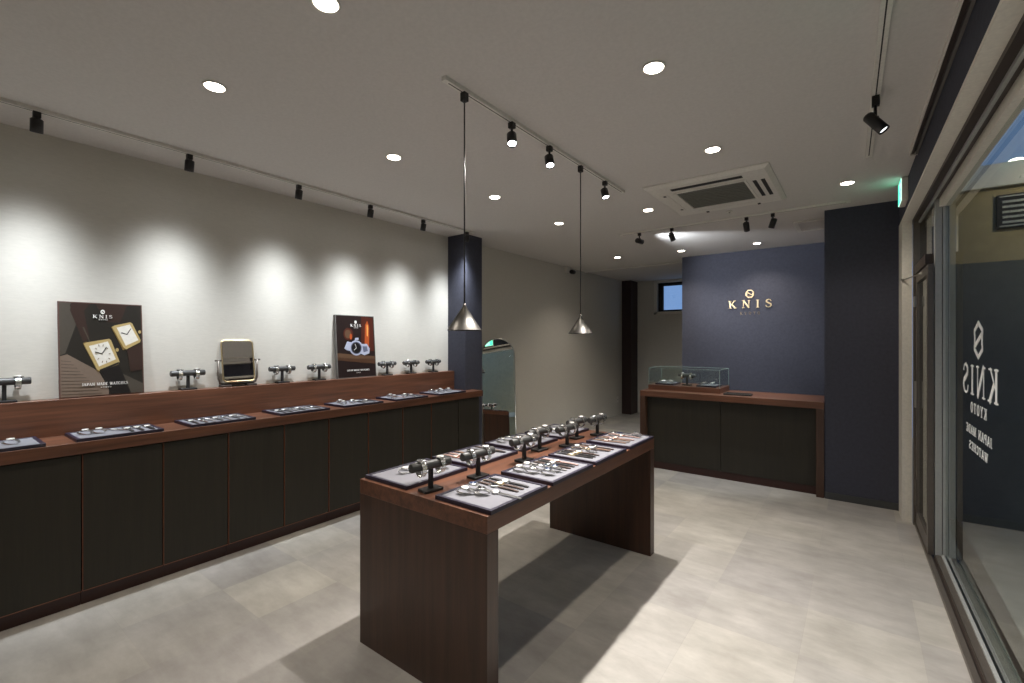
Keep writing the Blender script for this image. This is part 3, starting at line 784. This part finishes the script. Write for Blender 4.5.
dlab = ['topmost one in the picture, left of centre', 'upper left one above the long counter', 'one above the counter, left of the near pendant', 'big bright one at top centre right', 'one between the big one and the ceiling cassette',
 'one between the two pendant cords', 'one just left of the far pendant cord', 'one just left of the ceiling cassette', 'rightmost one, near the exit sign', 'leftmost of the far row of three', 'middle of the far row of three', 'rightmost of the far row, above the logo wall']
DP = None
for (x, y), l in zip(dls, dlab):
    if DP is None:
        DP = t = thing('downlight', 'x', 'ceiling light')
        MB().m('white').lathe([(.0395, -.001), (.048, -.001), (.050, -.004), (.049, -.006), (.042, -.006), (.0395, -.002)]).build('trim_ring', t)
        MB().m('lens').lathe([(.0385, -.0070), (.0385, -.0015)]).build('lens', t)
    else: t = copy_tree(DP)
    t.location = (x, y, H); tag(t, 'round recessed downlight, '+l, 'ceiling light', 'recessed downlights')
    spot_lamp('downlight_beam', (x, y, H-.012), (x, y, 0), W_DL if y < 5 else 44, math.radians(125), .75, WARM, .03)
for (x, y) in ((-.70, .885), (-2.36, -.15)):
    spot_lamp('downlight_beam', (x, y, H-.012), (x, y, 0), W_DL, math.radians(125), .75, WARM, .03)

def track(name, label, x, y, lx, ly, drop=.018, rz=0):
    t = thing(name, label, 'lighting track', (x, y, H), (0, 0, rz))
    hx, hy = lx/2, ly/2
    al_x = lx > ly
    MB().m('white').box(-hx, hx, -hy, hy, -drop, 0, .001).build('channel', t)
    b = MB().m('slot')
    if al_x: b.box(-hx+.03, hx-.03, -.0025, .0025, -drop-.0006, -drop+.001)
    else: b.box(-.0025, .0025, -hy+.03, hy-.03, -drop-.0006, -drop+.001)
    b.build('contact_slot', t)
track('lighting_track', 'long thin lighting track running along the left wall', -3.30, 1.6, .034, 4.2)
track('lighting_track', 'short lighting track over the table carrying the pendants', -1.465, 2.414, .028, 1.94)
track('lighting_track', 'lighting track at top right with a single black spot', .085, 1.45, .034, 4.4, rz=.017)
track('lighting_track', 'crosswise lighting track in front of the logo wall', -1.07, 4.73, 2.03, .034)

def track_spot(loc, target, label, lens, W, size, blend, col, length=.088, r=.027, group='black track spotlights', off=-.086, power=0):
    """loc on the underside of the track"""
    L = Vector(loc); T_ = Vector(target)
    t = thing('track_spotlight', label, 'spotlight', loc, (0, 0, 0), group)
    ad = -.030 if off > -.1 else -.045
    MB().m('black').box(-.015, .015, -.015, .015, ad, 0, .002).build('adapter', t)
    MB().m('black').cyl((0, 0, ad), (0, 0, off+.018), .006).cyl((-.012, 0, off+.022), (.012, 0, off+.022), .009).build('joint', t)
    c = Vector((0, 0, off)); d = (T_-(L+c)).normalized()
    q = d.to_track_quat('Z', 'Y').to_matrix().to_4x4()
    mx = Matrix.Translation(c) @ q
    h = MB().m('black').lathe([(r*.75, -length*.5), (r, -length*.42), (r, length*.5), (r*.9, length*.5), (r*.86, length*.40)], seg=24, mx=mx)
    h.build('head', t)
    MB().m(lens).lathe([(r*.80, length*.41), (r*.80, length*.425)], seg=20, mx=mx).build('lens', t)
    if W: spot_lamp('spot_beam', L+c+d*(length*.5+.006), T_, W, size, blend, col, .022, power)
    return t
zt = H-.0185
WP = 13
wl = [(.414, 'leftmost'), (1.075, 'second from the left'), (1.770, 'third from the left'), (2.394, 'fourth from the left'), (2.985, 'fifth from the left'), (3.594, 'last, nearest the navy pillar')]
for y, l in wl:
    track_spot((-3.30, y, zt), (-3.675, y+.02, .92), 'black track spotlight aimed at the left wall, %s' % l, 'lensc', W_WASH, math.radians(110), 1, COOL, length=.068, r=.025, off=-.068, power=WP, group='track spotlights washing the left wall')
spot_lamp('spot_beam', (-3.36, -.25, 2.44), (-3.675, -.25, .92), W_WASH, math.radians(110), 1, COOL, .022, WP)
for y, l, tg in ((1.940, 'nearest', (-.70, 1.15, 0)), (2.309, 'middle', (-.70, 1.75, 0)), (3.053, 'farthest', (-.75, 2.75, 0))):
    track_spot((-1.462, y, zt), tg, 'lit black track spotlight over the table, %s of the three' % l, 'lensc', W_TRK, math.radians(120), .8, NEU, .072, .026, power=4, group='track spotlights over the table')
bt = [(-1.866, (-.9, 6.5, 2.15), 'leftmost, lying nearly level', 110), (-1.524, (-1.45, 6.6, .9), 'second from the left', 55), (-.836, (-.85, 6.5, .6), 'second from the right, hanging straight', 0), (-.621, (-1.25, 5.35, .9), 'rightmost, tilted', 110)]
for x, tg, l, W in bt:
    track_spot((x, 4.73, zt), tg, 'black track spotlight on the crosswise rear track, '+l, 'lensw', W, math.radians(75), .8, COOL, .085, .026, group='track spotlights on the rear track')
track_spot((.062, 2.760, zt), (.40, 2.70, 1.95), 'single black track spotlight at top right, tilted towards the glass', 'lensw', 4, math.radians(60), .8, COOL, .112, .024, off=-.125, group='single track spotlight')

# pendants
def pendant(y, label):
    t = thing('pendant_lamp', label, 'pendant lamp', (-1.462, y, zt), group='cone pendant lamps')
    MB().m('black').box(-.014, .014, -.014, .014, -.040, 0, .002).build('canopy', t)
    zb, za = 1.453-zt, 1.562-zt
    MB().m('black').cyl((0, 0, -.04), (0, 0, za+.010), .0035, seg=8).build('cord', t)
    s = MB().m('shade').lathe([(.006, za+.014), (.009, za), (.0795, zb), (.0805, zb), (.0790, zb-.002), (.0765, zb+.001), (.008, za-.006)], seg=40)
    o = s.build('shade', t)
    MB().m('pbulb').lathe([(.010, zb+.075), (.016, zb+.050), (.016, zb+.040), (.008, zb+.030)], seg=16).build('bulb', t)
pendant(1.575, 'brushed metal cone pendant lamp nearer the camera, in front of the navy pillar')
pendant(2.690, 'brushed metal cone pendant lamp farther away, in front of the beige wall')

# ceiling cassette air conditioner
AX0, AX1, AY0, AY1 = -1.316, -.470, 3.395, 4.322
t = thing('air_conditioner', 'square white cassette air conditioner set in the ceiling', 'air conditioner', ((AX0+AX1)/2, (AY0+AY1)/2, H))
hx, hy = (AX1-AX0)/2, (AY1-AY0)/2
pb = MB().m('white')
o1 = [(-hx, -hy), (hx, -hy), (hx, hy), (-hx, hy)]
def sq(k, z): return [(x*k, y*k, z) for x, y in o1]
pb.ringloft([sq(1, 0), sq(1, -.010), sq(.93, -.028), sq(.60, -.028), sq(.57, -.020)], smooth=False)
pb.build('panel', t)
MB().m('grille').box(-hx*.56, hx*.56, -hy*.54, hy*.54, -.024, -.0205).build('intake_grille', t)
gs = MB().m('grille')
for k in range(11):
    yy = -hy*.48+k*hy*.096
    gs.box(-hx*.55, hx*.55, yy, yy+.012, -.030, -.024)
gs.box(-hx*.55, hx*.55, -.006, .006, -.031, -.024)
gs.build('grille_slats', t)
fr_ = MB().m('white')
for a in ((-hx*.60, hx*.60, -hy*.58, -hy*.53), (-hx*.60, hx*.60, hy*.53, hy*.58), (-hx*.60, -hx*.56, -hy*.53, hy*.53), (hx*.56, hx*.60, -hy*.53, hy*.53)):
    fr_.box(*a, -.034, -.021, .002)
fr_.build('grille_frame', t)
v1 = MB().m('slot').box(-hx*.58, hx*.58, -hy*.80, -hy*.69, -.0292, -.022).box(hx*.675, hx*.735, -hy*.46, hy*.46, -.0292, -.022).box(hx*.80, hx*.86, -hy*.46, hy*.46, -.0292, -.022)
v1.build('outlet_slots', t)
fl = MB().m('white').box(-hx*.85, -hx*.72, -hy*.55, hy*.55, -.032, -.0282, .002)
fl.box(-hx*.55, hx*.55, hy*.72, hy*.85, -.032, -.0282, .002)
fl.build('louvre_flap', t)
dt = MB().m('slot')
for x, y in ((-hx*.78, -hy*.50), (-hx*.78, hy*.45), (-hx*.4, hy*.90), (hx*.55, hy*.90)): dt.box(x-.010, x+.010, y-.014, y+.014, -.0335, -.026)
dt.build('clips', t)
# small ceiling detector, second vent
t = thing('smoke_detector', 'tiny round white detector on the ceiling just past the cassette', 'detector', (-.93, 4.48, H))
MB().m('white').lathe([(.020, 0), (.026, -.003), (.024, -.010), (.010, -.014)]).build('housing', t)
MB().m('slot').lathe([(.008, -.0141), (.006, -.017)]).build('sensor', t)
t = thing('ceiling_vent', 'flat rectangular ceiling vent half hidden behind the navy side pier', 'vent', (-.18, 5.50, H))
MB().m('white').box(-.34, .30, -.24, -.20, -.014, 0, .002).box(-.34, .30, .20, .24, -.014, 0, .002).box(-.34, -.30, -.20, .20, -.014, 0, .002).box(.26, .30, -.20, .20, -.014, 0, .002).build('vent_frame', t)
v = MB().m('ceil')
for k in range(8): v.box(-.30, .26, -.195+k*.05, -.165+k*.05, -.010, -.003)
v.build('vent_slats', t)

# roller blind rail along the glass wall
t = thing('blind_rail', 'long slim blind rail on the ceiling beside the shop window', 'blind rail', (.428, 0, H), RWR)
MB().m('white').box(-.118, -.112, -1.2, 3.74, -.030, 0).box(-.118, -.080, 3.735, 3.745, -.030, 0).build('rail_cover', t)
MB().m('dkbrown').box(-.1115, -.094, -1.2, 3.733, -.022, 0).build('rail_channel', t)
MB().m('boardgrey').box(-.091, -.080, -1.2, 3.72, -.034, 0).build('rail_fascia', t)

# exit sign
def exit_sign(dy, lab):
    t = thing('exit_sign', lab, 'exit sign', (.428-.017*dy, dy, -.03 if dy else 0), RWR)
    MB().m('white').box(-.114, -.078, 4.28, 4.50, 2.400, 2.565, .004).build('housing', t)
    sg = MB().m('signw').box(-.1175, -.1142, 4.285, 4.495, 2.405, 2.560)
    sg.build('lit_face', t)
    mxs = frame_mx((-.1175, 4.495, 2.405), (0, -1, 0), (0, 0, 1))
    pg = MB().m('signg')
    W_, H_ = .21, .155
    def sp(pts): pg.prism([(a*W_, b*H_) for a, b in pts], 0.0002, .0012, mxs)
    sp([(0, 0), (.42, 0), (.42, 1), (0, 1)]); sp([(.42, .9), (1, .9), (1, 1), (.42, 1)]); sp([(.42, 0), (1, 0), (1, .1), (.42, .1)]); sp([(.92, .1), (1, .1), (1, .9), (.92, .9)])
    sp([(a/.21*.11+.62, b+.0) for a, b in [(.06*math.cos(k*PI/4), .72+.085*math.sin(k*PI/4)) for k in range(8)]])
    sp([(.55, .36), (.66, .36), (.72, .62), (.60, .62)]); sp([(.50, .14), (.56, .14), (.64, .38), (.56, .38)]); sp([(.64, .38), (.70, .34), (.76, .18), (.80, .20), (.73, .42)]); sp([(.70, .60), (.82, .50), (.84, .55), (.72, .66)]); sp([(.60, .60), (.50, .48), (.52, .43), (.62, .54)])
    pg.build('pictogram', t)
exit_sign(0, 'green lit emergency exit sign box above the door near the ceiling')
exit_sign(-2.67, 'second green exit sign, seen only reflected in the arched floor mirror')

# small camera high on the left wall, and the socket low down
t = thing('wall_camera', 'small black camera on a white bracket high on the beige left wall', 'camera', (XL, 6.30, 2.50))
MB().m('white').box(0, .05, -.06, .02, -.02, .068, .003).build('bracket', t)
MB().m('black').lathe([(.030, 0), (.034, .01), (.034, .08), (.028, .10)], (.085, -.0, -.01), seg=18, axis='y').build('camera_body', t)
t = thing('wall_socket', 'small pale wall socket low on the left wall by the brown pillar', 'socket', (XL, 8.22, .30))
MB().m('white').box(0, .008, -.036, .036, -.058, .058, .002).build('plate', t)
MB().m('slot').box(.008, .0095, -.012, -.006, -.01, .01).box(.008, .0095, .006, .012, -.01, .01).build('sockets', t)

# ------------------------------------------------------------------ OUTSIDE THE GLASS
def outer(mb, name, label, cat):
    return tag(mb.build(name), label, cat)
struct(box('pave', .62, 7, -6, 4.98, -.06, -.004), 'ground')
struct(box('pave', .535, .62, -1.6, 4.98, -.004, .0), 'trim_4')
struct(MB().m('porch').box(.535, 3.2, 4.985, 5.1, -.06, 2.005).m('ochre').box(.535, 3.2, 4.985, 5.1, 2.005, 2.56).m('cream').box(.535, 3.2, 4.93, 5.1, 2.56, 2.73), 'wall_porch')
struct(MB().m('ochre').box(3.2, 3.3, -3, 5.1, -.06, 4.2).m('cream').box(3.12, 3.2, -3, 4.98, .98, 1.10), 'wall_yard')
t = thing('outdoor_unit', 'dark framed vent box on the ochre wall seen through the shop window', 'vent box', (.90, 4.985, 2.36))
MB().m('slot').box(-.075, .13, -.03, 0, -.115, .135).build('box_body', t)
v = MB().m('grey')
for k in range(5): v.box(-.045, .10, -.033, -.030, -.08+k*.038, -.063+k*.038)
v.box(-.06, .115, -.034, -.030, .115, .125).box(-.06, .115, -.034, -.030, -.105, -.095).build('louvres', t)
tag(MB().m('glowW').lathe([(.04, 0), (.05, .012), (.03, .026)], (.935, 4.99, 2.731)).build('porch_glow_disc'), 'small bright glowing disc on the cream beam, seen through the top of the shop window', 'lamp')  # plain glowing disc added on top of the beam
spot_lamp('porch_fill', (1.3, 4.1, 2.8), (1.0, 5.0, 2.25), 22, math.radians(70), .8, (1, .85, .6), .05)  # added fill light without a fitting, brightens the ochre porch wall
spot_lamp('yard_fill', (2.2, 3.0, 3.2), (3.2, 2.4, 1.2), 70, math.radians(130), .8, (1, .80, .52), .05)  # added warm fill without a fitting, yellows the yard wall in reflections

# ------------------------------------------------------------------ WORLD, CAMERA, VIEW
wd = bpy.data.worlds.new('dusk'); bpy.context.scene.world = wd; wd.use_nodes = True
bg = wd.node_tree.nodes['Background']; bg.inputs['Color'].default_value = (.21, .35, .68, 1); bg.inputs['Strength'].default_value = 1.0
cam = bpy.data.cameras.new('camera'); co = bpy.data.objects.new('camera', cam); C.objects.link(co)
cam.sensor_width = 36; cam.lens = 461.04*36/1024; cam.clip_start = .02
co.location = (0, 0, 1.4); co.rotation_euler = (PI/2, 0, .6454)
bpy.context.scene.camera = co
vs = bpy.context.scene.view_settings
vs.view_transform = 'Standard'; vs.look = 'None'; vs.gamma = 1; vs.use_curve_mapping = False; vs.exposure = 0
